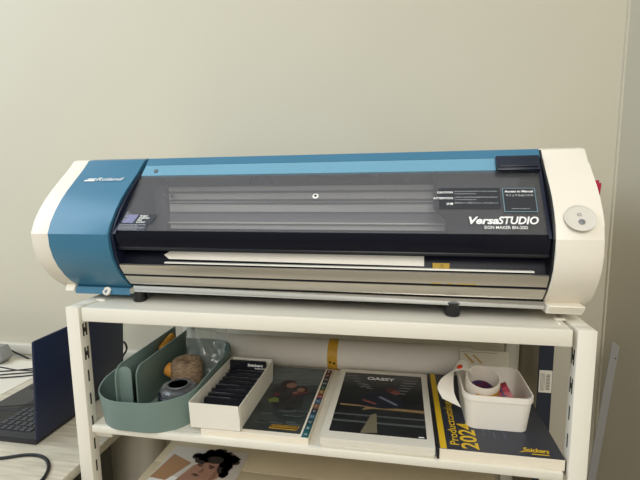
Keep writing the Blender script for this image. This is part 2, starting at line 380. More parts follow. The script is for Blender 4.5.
# apron
MB().prism([(.0215, .0845), (.0165, .0830), (.0195, .076), (.0280, .063), (.034, .0655)], X0, X1, 'x').build('front_apron', steel_m, pr)
MB().prism([(.046, .064), (.036, .0615), (.036, .058), (.05, .05)], X0, X1, 'x').build('apron_gap', black_m, pr)
MB().prism([(.0310, .0585), (.0335, .0535), (.0465, .0385), (.056, .0385), (.042, .0585)], X0, X1, 'x').build('lower_apron', steel_m, pr)
yb = MB()
for xa, xb in ((.695, .712), (.722, .731), (.737, .768)): yb.box(xa, xb, .0265, .0278, .0635, .0675)
yb.build('warning_label', gold_m, pr)
MB().prism([(.0475, .0362), (.0448, .0350), (.0478, .0218), (.0560, .0200), (.056, .0355)], X0+.006, X1+.004, 'x').build('front_lip', chrome_m, pr)
# feet, knobs
for x, y in ((.121, .064), (.735, .055), (.121, .47), (.735, .47)):
    MB().lathe([(.0115, 0), (.013, .002), (.0135, .018), (.0135, .026)], (x, y, 0), 24).build('foot', black_m, pr)
RX = Matrix.Rotation(math.pi/2, 4, 'X')
kn = MB().lathe([(.0085, 0), (.0085, .003), (.0062, .005), (.0035, .005), (.003, .003)], (.0465+.006, .056, .0195), 24, RX).build('knob', tub_m, pr)
MB().lathe([(.0028, 0), (.0028, .0012)], (.0525, .0528, .0195), 14, RX).build('knob_centre', screw_m, kn)
MB().lathe([(.0065, 0), (.0065, .0025), (.0045, .005)], (.113, .052, .024), 20, RX).build('screw', mat('bright_screw', '#a9a69a', .3, metal=.7), pr)
# power dial on the right cap
dt = (Vector((0, .0555, .224))-Vector((0, .0225, .186))).normalized()
DF = Frame((0, .0390, .2055), (1, 0, 0), dt)
DC = DF.P(.9145, -.0385, .0)
rim = MB().lathe([(.0205, -.0004), (.0205, .0006), (.0186, .0006), (.0180, -.0002), (.0, -.0002)], DC+DF.n*.0014, 40, Matrix(((1, 0, 0, 0), (0, DF.v.y, DF.n.y, 0), (0, DF.v.z, DF.n.z, 0), (0, 0, 0, 1))) @ Matrix.Diagonal((1.12, 1.22, 1, 1))).build('power_dial', mat('dial_grey', '#d3cec4', .35), pr)
q = DF.n.to_track_quat('Z', 'Y').to_matrix().to_4x4()
MB().lathe([(.0048, 0), (.0048, .0014), (.0035, .002)], DF.P(.9155, -.0465, .0011), 24, q).build('power_button', mat('button_grey', '#77797b', .35), rim)
b = MB(); ring = [(DF.P(.9140+.0028*math.cos(a), -.0325+.0024*math.sin(a), .0016)) for a in [2*math.pi*k/18 for k in range(19)]]
b.tube(ring, .0004, 5, False).build('power_symbol', screw_m, rim)
lv = MB().box(.9485, .9605, .068, .084, .209, .230, .002).box(.9485, .957, .070, .076, .226, .234, .001).build('release_lever', red_m, pr); lab(lv, 'red lever on the right side')
# logo on the blue cover
t3 = (Vector((0, .098, .262))-Vector((0, .076, .2425))).normalized()
RF = Frame((0, .076-.0016, .2425), (1, 0, 0), t3)
lg = print_polys('logo_mark', [[(.002, -.0005), (.025, -.0005), (.0265, .003), (.0045, .003)], [(.008, .0048), (.028, .0048), (.029, .0066), (.010, .0066)]], RF, whitep_m, pr, .0022)
text('logo_lettering', 'Roland', .0135, RF, (.0285, -.0005), whitep_m, pr, bold=.004, shear=.28, width=.061, h=.0022)

# ------------------------------------------------------------------ second shelf
# long paper roll
ro = thing('paper_roll', 'long white roll of paper lying across the back of the middle shelf', 'paper roll', (.47, .345, ZS))
MB().lathe([(.012, -.335), (.0372, -.335), (.0375, -.33), (.0375, .33), (.0372, .335), (.012, .335)], (.485, .348, ZS+.0375), 48, Matrix.Rotation(math.pi/2, 4, 'Y')).build('sheet', mat('roll_paper', '#e4ddd3', .7, nscale=4, namt=.02), ro)
bd = MB().lathe([(.0382, -.0125), (.0386, -.0125), (.0386, .0125), (.0382, .0125)], (.4775, .348, ZS+.0375), 48, Matrix.Rotation(math.pi/2, 4, 'Y')).build('tape_band', mat('yellow_tape', '#cf9f2c', .5, nscale=60, namt=.1), ro); lab(bd, 'yellow tape band')
FR_ = Frame((0, .348-.0388, ZS), (1, 0, 0), (0, 0, 1))
for x_, z_ in ((.470, .028), (.480, .026)): MB().box(x_, x_+.005, .3090, .3096, ZS+z_, ZS+z_+.005).build('tape_print', black_m, bd, smooth=False)

# sheet with tan stripes behind the white tub
e_ = thing('card_envelope', 'off-white envelope with two tan stripes leaning behind the white tub', 'envelope', (.83, .28, ZS+.0))
EM = Matrix.Translation((.845, .262, ZS+.0008)) @ Matrix.Rotation(math.radians(-22), 4, 'X')
MB().box(-.062, .045, 0, .004, 0, .094, .0008, M=EM).build('sheet', mat('envelope_paper', '#d3cbb8', .7), e_)
EF = Frame(EM @ Vector((0, 0, 0)), (1, 0, 0), (EM.to_3x3() @ Vector((0, 0, 1))))
print_polys('tan_stripe', [[(-.055, .086), (-.049, .086), (-.030, .066), (-.037, .066)], [(-.036, .084), (-.031, .084), (-.012, .066), (-.018, .066)]], EF, mat('tan_print', '#b08f4c', .6), e_)
print_polys('flap_line', [rect(-.062, .0895, .02, .0905)], EF, mat('line_brown', '#6f6453', .7), e_)

# index-tab catalogue
def booklet(name, label, x0, x1, y0, y1, z0, th, cover, cx0=None, cx1=None, cy0=None, pages=page_m, group=None):
    t = thing(name, label, 'catalogue', ((x0+x1)/2, (y0+y1)/2, z0), group)
    b = MB().box(x0, x1, y0, y1, z0, z0+th-.0008, .0006, 1); b.build('pages', pages, t)
    cc = MB().box(cx0 if cx0 is not None else x0, cx1 if cx1 is not None else x1, cy0 if cy0 is not None else y0, y1, z0+th-.0008, z0+th, 0).build('cover', cover, t)
    return t, cc, Frame((x0, y0, z0+th), (1, 0, 0), (0, 1, 0))
dark_cover = mat('photo_cover_dark', '#394140', .28, nscale=14, col2='#1b2124', stretch=(1, 1.5, 1))
t1, c1, f1 = booklet('index_catalogue', 'thick catalogue with coloured index tabs and a photo of people outdoors', .268, .4805, .008, .306, ZS, .013, dark_cover, None, .462, .020)
sky = mat('cover_sky', '#5a6362', .3, nscale=30, col2='#454e4f', stretch=(1, 4, 1))
print_polys('cover_print', [rect(.002, .195, .193, .297)], f1, sky, c1, .0003)
print_polys('cover_print', [[(.06, .198), (.10, .205), (.15, .2), (.192, .21), (.192, .175), (.06, .175)]], f1, mat('cover_hill', '#30383a', .3), c1, .0005)
skn = mat('print_skin', '#7d5b4e', .4); hair_m = mat('print_hair', '#2b1f1c', .4)
print_polys('cover_print', [[(.098, .13), (.088, .165), (.10, .195), (.135, .20), (.16, .185), (.172, .16), (.175, .11), (.15, .09), (.12, .095)]], f1, mat('print_coat', '#1d2126', .4, nscale=60, col2='#33302f'), c1, .0007)
print_polys('cover_print', [[(.142, .16), (.165, .175), (.180, .178), (.176, .168), (.160, .158), (.146, .15)], [(.104, .142), (.118, .150), (.113, .16), (.102, .158)]], f1, mat('print_red', '#552a2c', .4), c1, .0009)
print_polys('cover_print', [[(.095, .128), (.108, .138), (.118, .134), (.122, .120), (.103, .116)]], f1, mat('print_lime', '#616c33', .4), c1, .0009)
print_polys('cover_print', [ell(.122, .205, .019, .020), ell(.160, .183, .013, .014)], f1, hair_m, c1, .0009)
print_polys('cover_print', [ell(.131, .198, .012, .013), ell(.157, .180, .009, .010), ell(.148, .165, .006, .005)], f1, skn, c1, .0011)
print_polys('cover_print', [ell(.09+random.random()*.095, .035+random.random()*.07, .008+random.random()*.012, .002) for _ in range(14)], f1, mat('print_stone', '#4c5250', .4), c1, .0005)
lgp = print_polys('cover_badge', [[(.130, .021), (.184, .021), (.188, .034), (.134, .034)]], f1, mat('badge_yellow', '#b98d30', .4), c1, .0009)
print_polys('badge_inner', [[(.132, .0225), (.183, .0225), (.1862, .0325), (.135, .0325)]], f1, mat('badge_brown', '#3a2d1a', .4), lgp, .0011)
text('badge_lettering', 'DUNDERDON', .0088, f1, (.135, .0245), mat('badge_yellow', '#b98d30'), lgp, bold=.03, shear=.15, width=.047, h=.0013)
cols = ['#2c7f86', '#1f6f78', '#1b5560', '#256f8e', '#1e3350', '#a9713f', '#2a77a6', '#a32c34', '#b58d33', '#2f5b45', '#39404c', '#2a2d38', '#5c2935', '#6e2b3c']
for i, cc_ in enumerate(cols):
    y0 = .002+.0208*i
    tb = print_polys('index_tab', [rect(.1985, y0, .2115, y0+.0204)], f1, mat('tab_'+cc_, tuple(x*.6 for x in srgb(cc_)[:3])+(1,), .5, nscale=60, namt=.4), t1, .0006, -.0001)
    text('tab_number', 'ABCDEFGHKLMNPR'[i], .010, f1, (.205, y0+.006), mat('tab_white', '#d9d9d5', .5), tb, h=.0009, align='CENTER')

# OASSY magazine and the white one beneath it
ub = thing('white_brochure', 'plain white brochure lying directly under the magazine with a hangar photo', 'brochure', (.6, .15, ZS))
MB().box(.5045, .7065, .004, .300, ZS, ZS+.006, .001).build('pages', mat('brochure_white', '#d6cfbf', .6, nscale=10, namt=.08, stretch=(1, 1, 80)), ub)
mg, mc, fm = booklet('magazine', 'white-bordered magazine with a dark photo and bold white title in centre of shelf', .502, .7075, .006, .303, ZS+.006, .013, mat('mag_white', '#dcd7ca', .35), pages=mat('mag_pages', '#e2dccd', .7, nscale=15, namt=.15, stretch=(1, 1, 90)))
mg['category'] = 'magazine'
ph = print_polys('cover_photo', [rect(.0135, .024, .1925, .279)], fm, mat('hangar_dark', '#23272a', .25, nscale=8, col2='#14181c'), mc, .0003)
text('title_lettering', 'OASSY', .0195, fm, (.068, .245), whitep_m, ph, bold=.04, width=.064, h=.0012)
lt = mat('print_light', '#6c6d70', .4)
print_polys('photo_print', [[(.018+.009*i, .262-.013*i), (.045+.005*i, .262-.013*i), (.043+.005*i, .259-.013*i), (.020+.009*i, .259-.013*i)] for i in range(5)]+[[(.150-.003*i, .255-.013*i), (.186-.006*i, .255-.013*i), (.184-.006*i, .252-.013*i), (.152-.003*i, .252-.013*i)] for i in range(6)]
            + [[(.052+.008*i, .225-.009*i), (.075+.004*i, .221-.009*i), (.074+.004*i, .219-.009*i), (.052+.008*i, .222-.009*i)] for i in range(3)], fm, lt, ph, .0006)
print_polys('photo_print', [[(.020, .128), (.192, .122), (.192, .113), (.09, .116), (.068, .108), (.075, .122), (.022, .122)]], fm, mat('print_tan', '#8c7250', .4), ph, .0006)
print_polys('photo_print', [[(.072, .026), (.088, .092), (.098, .098), (.103, .030)]], fm, mat('print_beige', '#706a56', .4), ph, .0008)
print_polys('photo_print', [rect(.0135, .085, .1925, .090), rect(.0135, .060, .1925, .066)], fm, mat('print_grey', '#4b5150', .4), ph, .0006)
print_polys('photo_print', [[(.065, .125), (.060, .155), (.082, .19), (.118, .195), (.145, .17), (.150, .126), (.11, .118)]], fm, mat('print_navy', '#141a28', .4), ph, .0008)
print_polys('photo_print', [ell(.125, .201, .013, .011)], fm, mat('print_brownred', '#4a2826', .4), ph, .0010)
print_polys('photo_print', [ell(.134, .190, .011, .008), [(.068, .152), (.096, .138), (.094, .131), (.066, .145)]], fm, mat('print_red2', '#6f403a', .4), ph, .0012)
print_polys('photo_print', [[(.098, .164), (.104, .169), (.140, .138), (.136, .133)]], fm, mat('print_arm', '#666d7a', .4), ph, .0012)
print_polys('photo_print', [rect(.178, .0265, .188, .0285)], fm, whitep_m, ph, .0010)

# product catalogue
nv = mat('catalogue_navy', '#232837', .3, nscale=5, col2='#2b2f38')
t2, c2, f2 = booklet('product_catalogue', 'thick navy catalogue with yellow spine stripe and yellow lettering at right end of shelf', .7145, .9165, .006, .303, ZS, .0205, nv)
MB().box(.7105, .7145, .005, .304, ZS, ZS+.0208, .0006, 1).build('spine', black_m, t2)
print_polys('yellow_stripe', [rect(.0015, 0, .0125, .297)], f2, yellow_m, c2)
text('title_lettering', 'Productcatalogus', .0215, f2, (.0345, .012), yellow_m, c2, bold=.012, rot=math.pi/2, width=.175)
text('title_lettering', '2024', .0405, f2, (.0665, .004), yellow_m, c2, bold=.02, rot=math.pi/2, width=.082)
text('logo_lettering', 'Snickers', .0165, f2, (.1395, .0130), yellow_m, c2, bold=.03, shear=.35, width=.043)
print_polys('logo_underline', [[(.133, .0105), (.150, .0135), (.150, .0155), (.136, .0125)], rect(.152, .0065, .180, .0085)], f2, yellow_m, c2)
print_polys('cover_stroke', [rect(a_, b_, a_+.0018, b_+l_) for a_, b_, l_ in ((.082, .050, .03), (.100, .044, .02), (.118, .045, .025), (.093, .062, .012), (.152, .052, .018))], f2, mat('cover_mark', '#4d5568', .5), c2)  # thin lighter strokes on the navy cover

# white tub on catalogue
def rrect(x0, x1, y0, y1, r, n=6):
    P = []
    for cx, cy, a0 in ((x1-r, y0+r, -90), (x1-r, y1-r, 0), (x0+r, y1-r, 90), (x0+r, y0+r, 180)):
        for k in range(n+1):
            a = math.radians(a0+90*k/n); P.append((cx+r*math.cos(a), cy+r*math.sin(a)))
    return P
ZC = ZS+.0205+.0006
tb = thing('plastic_tub', 'open white plastic tub of label rolls standing on the navy catalogue', 'tub', (.82, .14, ZC))
MB().shell(rrect(.7625, .8850, .070, .208, .020), ZC, lambda x, y: ZC+.068, .0016, .009).build('tub_body', tub_m, tb)
b = MB(); o1 = rrect(.7615, .886, .069, .209, .0205); o2 = rrect(.7640, .8835, .0715, .2065, .019)
n_ = len(o1); z0_, z1_ = ZC+.0585, ZC+.0692
V = [[b.bm.verts.new((p[0], p[1], z)) for p in o] for o, z in ((o1, z0_), (o1, z1_), (o2, z1_), (o2, z0_))]
for a, c in ((0, 1), (1, 2), (2, 3), (3, 0)):
    for k in range(n_): b.bm.faces.new((V[a][k], V[a][(k+1) % n_], V[c][(k+1) % n_], V[c][k]))
b.build('rim', tub_m, tb)

# label roll: spiral of backing paper, with tail ribbon
def ribbon(path, w_axis, w, th=.0006, name='', M=None, parent=None):
    b = MB(); path = [Vector(p) for p in path]; wv = Vector(w_axis)*w/2; L = []; 
    for i, p in enumerate(path):
        d = (path[min(i+1, len(path)-1)]-path[max(i-1, 0)]).normalized(); nn = d.cross(wv).normalized()*th
        L.append([b.bm.verts.new(v) for v in (p-wv, p+wv, p+wv+nn, p-wv+nn)])
    for a, c in zip(L, L[1:]):
        for k in range(4): b.bm.faces.new((a[k], a[(k+1) % 4], c[(k+1) % 4], c[k]))
    b.bm.faces.new(L[0]); b.bm.faces.new(L[-1][::-1])
    return b.build(name, M, parent)
lr = thing('label_roll', 'rolled strip of white labels with a red dot hanging out of the tub', 'label roll', (.805, .118, ZC+.002))
cx, cy = .8000, .1150; Q = Matrix.Rotation(math.radians(20), 3, 'X')
def sp_(a, r, z): v = Q @ Vector((r*math.cos(a), r*math.sin(a), z)); return Vector((cx, cy, ZC+.056))+v
sp_path = [sp_(math.pi*.9+2*math.pi*k/36, .0282+.00003*k, .0) for k in range(0, 90)]
ribbon(sp_path, tuple(Q @ Vector((0, 0, 1))), .074, .0007, 'paper_coil', mat('label_paper', '#e9dfd2', .55, nscale=8, namt=.04), lr)
b = MB()
pth = [sp_(math.pi*.9+2*math.pi*k/36, .0312, .016) for k in range(8, 34)]
lab(ribbon(pth, tuple(Q @ Vector((0, 0, 1))), .014, .0004, 'yellow_edge', mat('label_yellow', '#cf9d3a', .5), lr), 'yellow printed edge')
core = [sp_(math.pi*2*k/24, .0225, -.012) for k in range(25)]
ribbon(core, tuple(Q @ Vector((0, 0, 1))), .036, .0006, 'inner_labels', mat('label_print', '#6e2436', .5, nscale=150, col2='#38406a'), lr)
tail = [Vector(v) for v in ((.782, .128, -.1300), (.770, .126, -.1215), (.756, .120, -.1205), (.743, .112, -.1290), (.735, .104, -.1430), (.732, .098, -.158), (.734, .095, -.168), (.739, .092, -.177), (.744, .090, -.185))]
wax = [Vector(v).normalized() for v in ((0, 1, .1), (.05, 1, .1), (.15, .95, .1), (.35, .85, -.1), (.6, .6, -.3), (.75, .3, -.38), (.88, .0, -.38), (.92, -.1, -.35), (.92, -.1, -.35))]
sm = []; sw = []
for i in range(len(tail)-1):
    p0, p1, p2, p3 = tail[max(i-1, 0)], tail[i], tail[i+1], tail[min(i+2, len(tail)-1)]
    for k in range(4):
        t_ = k/4; sm.append(.5*((2*p1)+(-p0+p2)*t_+(2*p0-5*p1+4*p2-p3)*t_*t_+(-p0+3*p1-3*p2+p3)*t_**3)); sw.append((wax[i]*(1-t_)+wax[i+1]*t_).normalized())
b = MB(); L = []
for i, p in enumerate(sm):
    d = (sm[min(i+1, len(sm)-1)]-sm[max(i-1, 0)]).normalized(); wv = sw[i]*.0185; nn = d.cross(wv).normalized()*.0006
    L.append([b.bm.verts.new(v) for v in (p-wv, p+wv, p+wv+nn, p-wv+nn)])
for a, c in zip(L, L[1:]):
    for k in range(4): b.bm.faces.new((a[k], a[(k+1) % 4], c[(k+1) % 4], c[k]))
b.bm.faces.new(L[0]); b.bm.faces.new(L[-1][::-1])
b.build('paper_tail', mat('label_tail', '#e2ddd2', .5), lr)
q_ = sm[7]-sw[7]*.009; dd = (sm[8]-sm[6]).normalized(); dot = Frame(q_, dd, sw[7]) if dd.cross(sw[7]).z > 0 else Frame(q_, -dd, sw[7])
print_polys('red_dot', [ell(0, 0, .0062, .0062)], dot, mat('red_label', '#d23a1e', .5), lr, .0018)
r2 = thing('sticker_roll', 'pink and red printed sticker roll lying in the tub right of the white coil', 'sticker roll', (.85, .14, ZC+.002))
MR = Matrix.Rotation(math.radians(62), 4, 'Y') @ Matrix.Rotation(0, 4, 'Z')
MB().lathe([(.014, -.014), (.0265, -.014), (.027, -.012), (.027, .012), (.0265, .014), (.014, .014), (.014, -.014)], (.8500, .140, ZC+.0345), 36, MR).build('roll_body', mat('sticker_pink', '#b4495a', .45, nscale=70, col2='#7c2337', stretch=(1, 3, 1)), r2)
b = MB()
for k in range(6):
    a = math.radians(200+k*22); b.box(-.0115, .0115, -.0016, .0016, .0268, .0276, M=Matrix.Translation((.85, .140, ZC+.0345)) @ MR @ Matrix.Rotation(a, 4, 'Z') @ Matrix.Rotation(math.pi/2, 4, 'Y') @ Matrix.Rotation(math.pi/2, 4, 'Z'))
b.build('sticker_print', mat('sticker_blue', '#3a4668', .5), r2, smooth=False)
for yy in (.192,):
    r3 = tag(MB().lathe([(.010, 0), (.022, 0), (.022, .012), (.010, .012), (.010, 0)], (.852, .185, ZC+.0025), 30, None).build('sticker_roll', mat('sticker_white', '#d8b9ae', .5)), 'pale flat sticker roll lying at the back right inside the tub', 'sticker roll')

# cream carton with black boxes
cbz = ZS+.0136
cb = thing('card_box', 'long open white cardboard tray packed with black boxes', 'tray', (.3, .12, cbz))
b = MB()
x0, x1, y0, y1 = .2475, .3480, .008, .226; hf, hb_ = .052, .050; th = .0012
def wall4(p): b.bm.faces.new([b.bm.verts.new(v) for v in p])
b.box(x0, x1, y0, y1, cbz, cbz+th)
def panel(pa, pb, lean, h, dirv):
    a0 = Vector((*pa, cbz)); b0 = Vector((*pb, cbz)); u = Vector((lean[0], lean[1], h)); n = Vector((*dirv, 0))*th
    vs = [a0, b0, b0+u+(b0-a0).normalized()*0, a0+u, a0+n, b0+n, b0+u+n, a0+u+n]
    V = [b.bm.verts.new(v) for v in vs]
    for f in ((0, 1, 2, 3), (7, 6, 5, 4), (0, 4, 5, 1), (1, 5, 6, 2), (2, 6, 7, 3), (3, 7, 4, 0)): b.bm.faces.new([V[i] for i in f])
panel((x0, y0), (x1, y0), (.000, -.004), hf, (0, 1)); panel((x0, y1), (x1, y1), (0, .004), hb_, (0, -1))
panel((x0, y0), (x0, y1), (-.0015, 0), hf, (1, 0)); panel((x1, y0), (x1, y1), (.002, 0), hf, (-1, 0))
b.build('tray_body', mat('carton_cream', '#ece7da', .7, nscale=15, namt=.03), cb, smooth=False)
bxm = mat('ink_box_black', '#12131c', .3, nscale=30, namt=.3); bxt = mat('ink_print', '#c0c1c6', .5)
proto = None
for i in range(9):
    yb_ = .040+.0185*i; last = i == 8
    nm = thing('black_box', ['foremost low black box in the white tray', 'second black box from the front of the tray', 'third black box from the front of the tray', 'fourth black box from the front of the tray', 'middle black box of the row in the white tray', 'fourth black box from the back of the tray', 'third black box from the back of the tray', 'black box just in front of the tallest one in the tray', 'tallest black box with white lettering at the back of the tray'][i], 'box', (.298+(0, .001, -.001, .001, 0, .001, 0, .001, 0)[i], yb_, cbz+th+.0006), 'black boxes in the white tray')
    if i == 0 or last:
        hh = .056 if last else .040; wd = .043 if last else .041
        MM = Matrix.Translation(nm.location) @ Matrix.Rotation(math.radians(-5 if last else -14), 4, 'X')
        bo = MB().box(-wd, wd, 0, .009 if last else .0125, 0.0, hh, .0008, 1, M=MM).build('box_body', bxm, nm)
        ff = Frame(MM @ Vector((0, 0, 0)), (1, 0, 0), MM.to_3x3() @ Vector((0, 0, 1)))
        if last:
            text('box_lettering', 'Snickers', .0088, ff, (.001, hh-.011), whitep_m, nm, bold=.03, width=.036, h=.0006)
            text('box_lettering', 'WORKWEAR', .0045, ff, (.018, hh-.017), whitep_m, nm, bold=.02, h=.0006)
        else:
            tf = Frame(MM @ Vector((0, 0, hh)), (1, 0, 0), MM.to_3x3() @ Vector((0, 1, 0)))
            text('box_lettering', 'Snickers Workwear', .006, tf, (-.030, .0045), bxt, nm, h=.0005, width=.042)
            proto = nm
    else:
        nm.scale = (1, 1, 1)
        for ch in list(proto.children):
            c = ch.copy(); COL.objects.link(c); c.parent = nm
            if c.name.startswith('box_lettering'): c.location.x += (.0, .02, -.002, .014, .004, .018, .008)[i-1]
        nm.rotation_euler.x = math.radians((2, -2, 3, 0, 4, -1, 5)[i-1])

# sage caddy
cy_ = thing('storage_caddy', 'sage green plastic caddy with rounded ends and two raised rounded dividers', 'caddy', (.14, .15, ZS))
oc = rrect(.024, .2425, -.014, .300, .085, 12)
def zt(x, y):
    t = max(0, min(1, (y-.03)/.09)); t = t*t*(3-2*t)
    return ZS+.066+.014*t-.0025*math.sin((x-.04)*22)
MB().shell(oc, ZS, zt, .0028, .008).build('caddy_body', teal_m, cy_)
def fin(x, ya, yb, zt_, r):
    P = [(ya, ZS+.0032), (yb, ZS+.0032), (yb, zt_+.004)]
    P += [(ya+r-r*math.sin(math.radians(a)), zt_-r+r*math.cos(math.radians(a))) for a in range(0, 91, 10)]
    return MB().prism(P, x-.0016, x+.0016, 'x', .0009).build('divider', teal_m, cy_)
fin(.0690, .0375, .285, ZS+.109, .024); fin(.1040, .0560, .278, ZS+.103, .022)
P = [(.0708, ZS+.0032), (.0995, ZS+.0032)]+[(.0875+.0120*math.cos(math.radians(a)), ZS+.0945+.0125*math.sin(math.radians(a))) for a in range(0, 91, 15)]+[(.0828+.0120*math.cos(math.radians(a)), ZS+.0945+.0125*math.sin(math.radians(a))) for a in range(90, 181, 15)]
MB().prism(P, .0470, .0500, 'y', .0009).build('front_tab', teal_m, cy_)
# contents of the caddy
kn_ = thing('utility_knife', 'knife with an orange handle standing between the dividers of the sage caddy', 'knife', (.078, .15, ZS+.004))
MB().tube([(.0810, .192, -.1610), (.0810, .197, -.1570), (.081, .222, -.1500), (.081, .248, -.1445), (.081, .253, -.1440)], [.003, .0085, .0095, .0085, .003], 12).build('handle', mat('orange_handle', '#c98a2a', .45), kn_)
MB().tube([(.084, .08, -.236), (.0812, .198, -.158)], [.004, .0055], 8).build('blade_sheath', navy_m, kn_)
tw = thing('twine_spool', 'brown twine spool with an orange core end beside the clear-lidded tin', 'twine', (.168, .150, ZS+.003))
MB().lathe([(.010, .0), (.030, 0), (.0355, .012), (.037, .04), (.0355, .068), (.030, .078), (.014, .079), (.011, .06), (.010, 0)], (.164, .160, ZS+.0035), 36).build('twine_winding', mat('twine_brown', '#9c8468', .9, nscale=90, col2='#655040', stretch=(1, 1, 6), bump=.8, bscale=160), tw)
MB().lathe([(.012, -.002), (.0155, 0), (.0165, .012), (.014, .022), (.008, .025), (.001, .026)], (.1400, .152, ZS+.0535), 24, Matrix.Rotation(math.radians(-72), 4, 'Y')).build('core_end', mat('core_orange', '#c08430', .6), tw)
tn = thing('tape_tin', 'round black tin with a clear lid at the front of the sage caddy', 'tin', (.190, .070, ZS+.003))
MB().lathe([(.036, 0), (.0400, .003), (.0405, .045), (.038, .048), (.001, .048)], (.190, .070, ZS+.0035), 40).build('tin_body', mat('tin_black', '#11131d', .35), tn)
MB().lathe([(.0375, .0), (.0375, .008), (.033, .0125), (.022, .0125), (.019, .010), (.001, .010)], (.191, .070, ZS+.0520), 12).build('clear_lid', clear_m, tn)
MB().lathe([(.022, 0), (.0235, .002), (.0225, .004), (.0195, .003), (.022, 0)], (.191, .070, ZS+.0650), 36).build('lid_ring', mat('ring_grey', '#5e6166', .4, metal=.1), tn)
MB().lathe([(.0185, 0), (.018, .001), (.001, .0016)], (.191, .070, ZS+.0625), 30).build('lid_centre', mat('lid_smoke', '#4a4e55', .3), tn)
bg_ = thing('zip_bag', 'crumpled clear zip bag standing in the back of the sage caddy', 'plastic bag', (.2, .2, ZS+.004))
def bag_sheet(off, name, M, parent):
    b = MB(); nx, nz = 22, 26; G = []
    for j in range(nz+1):
        row = []
        for i in range(nx+1):
            u = i/nx; v = j/nz
            x = .128+.108*u-.010*(1-v)*(u-.5)*2; z = ZS+.006+.136*v+.004*math.sin(u*5)
            y = .200+off*(math.sin(math.pi*min(1, max(0, u)))*math.sin(math.pi*min(1, v*1.15)))*.014+.035*v+.012*noise.noise(Vector((u*3.2, v*3.2, off*3)))+.006*noise.noise(Vector((u*9, v*9, off*7+2)))
            row.append(b.bm.verts.new((x, y, z)))
        G.append(row)
    for j in range(nz):
        for i in range(nx): b.bm.faces.new((G[j][i], G[j][i+1], G[j+1][i+1], G[j+1][i]))
    o = b.build(name, M, parent); return o
bag_sheet(-1, 'film', bag_m, bg_); bag_sheet(1, 'film', bag_m, bg_)
z_ = MB().tube([(.131+.0105*i, .2255+.003*math.sin(i*1.3), ZS+.128+.004*math.sin((i/10)*5)) for i in range(10)], .0009, 6).build('zip_strip', bag_m, bg_)

# ------------------------------------------------------------------ lower shelf
SZ3 = -H3
ct = thing('cardboard_box', 'large closed beige cardboard box on the lowest shelf', 'box', (.45, .22, SZ3))
MB().box(.062, .86, .012, .162, SZ3, -.43, .001).box(.062, .86, .1638, .44, SZ3, -.43, .001).box(.064, .858, .15, .18, SZ3+.002, -.434).build('box_body', mat('cardboard', '#c2b496', .85, nscale=8, namt=.06), ct)
fm_ = thing('fashion_magazine', 'magazine with a curly-haired man on its cover lying on the cardboard box', 'magazine', (.18, .12, -.43))
MB().box(.088, .285, -.045+.06, .223, -.4298, -.4265).build('pages', page_m, fm_)
mcv = MB().box(.088, .285, .0145, .2232, -.4265, -.4258).build('cover', mat('cover_grey', '#bdb6ac', .3), fm_)
FF = Frame((.088, .015, -.4258), (1, 0, 0), (0, 1, 0))
print_polys('cover_print', [[(.0, .0), (.0, .085), (.03, .10), (.062, .098), (.09, .06), (.13, .04), (.15, .0)]], FF, mat('print_shirt', '#d9d8d4', .4), mcv, .0003)
print_polys('cover_print', [[(-.0, .088), (.013, .176), (.070, .150), (.040, .084)]], FF, mat('print_tanpatch', '#96714f', .4), mcv, .0009)
print_polys('cover_print', [[(.055, .06), (.066, .10), (.080, .142), (.095, .158), (.125, .162), (.150, .15), (.160, .128), (.154, .108), (.140, .092), (.120, .082), (.112, .05), (.09, .02)]], FF, mat('print_face', '#9c7460', .4, nscale=30, namt=.15), mcv, .0006)
random.seed(9)
hp = []
for k in range(70):
    a = math.radians(-35+215*random.random()); rr = .6+.45*random.random()
    hp.append(ell(.122+.050*rr*math.cos(a), .166+.036*rr*math.sin(a), .008+random.random()*.005, .006+random.random()*.004, 8))
for k in range(14): hp.append(ell(.158+.012*random.random(), .115+.04*random.random(), .007, .007, 8))
hp.append(ell(.122, .178, .044, .022)); hp.append(ell(.156, .146, .016, .024)); hp.append(ell(.092, .162, .018, .010))
print_polys('cover_print', hp, FF, mat('print_curls', '#29201e', .5), mcv, .0012)
fe = mat('print_features', '#3b2621', .5)
print_polys('cover_print', [[(.088, .149), (.101, .153), (.103, .150), (.089, .145)], [(.116, .150), (.134, .144), (.134, .140), (.117, .146)], ell(.098, .1435, .006, .0022, 10, .1), ell(.125, .139, .006, .0022, 10, -.3), [(.089, .113), (.099, .115), (.109, .110), (.100, .107)]], FF, fe, mcv, .0014)
print_polys('cover_print', [[(.108, .142), (.103, .124), (.099, .121), (.110, .119), (.113, .124)]], FF, mat('print_nose', '#7d5948', .5), mcv, .0012)
print_polys('cover_print', [[(.140, .150), (.152, .130), (.148, .108), (.135, .095), (.138, .12)]], FF, mat('print_cheek', '#805c4a', .5), mcv, .0010)
pb = MB(); G = []
for j in range(9):
    row = []
    for i in range(24):
        a = i/24*2*math.pi; c_, s_ = math.cos(a), math.sin(a); kx = .11*(abs(c_)**.5)*(1 if c_ > 0 else -1); ky = .06*(abs(s_)**.5)*(1 if s_ > 0 else -1)
        nn = noise.noise(Vector((kx*40, ky*40, j*.7)))*.006
        row.append(pb.bm.verts.new((-.118+kx+nn, .30+ky+nn, ZF+.0005+j*.0875+ (nn if j == 8 else 0))))
    G.append(row)
pb.bm.faces.new(G[0][::-1]); pb.bm.faces.new(G[8])
for j in range(8):
    for i in range(24): pb.bm.faces.new((G[j][i], G[j][(i+1) % 24], G[j+1][(i+1) % 24], G[j+1][i]))
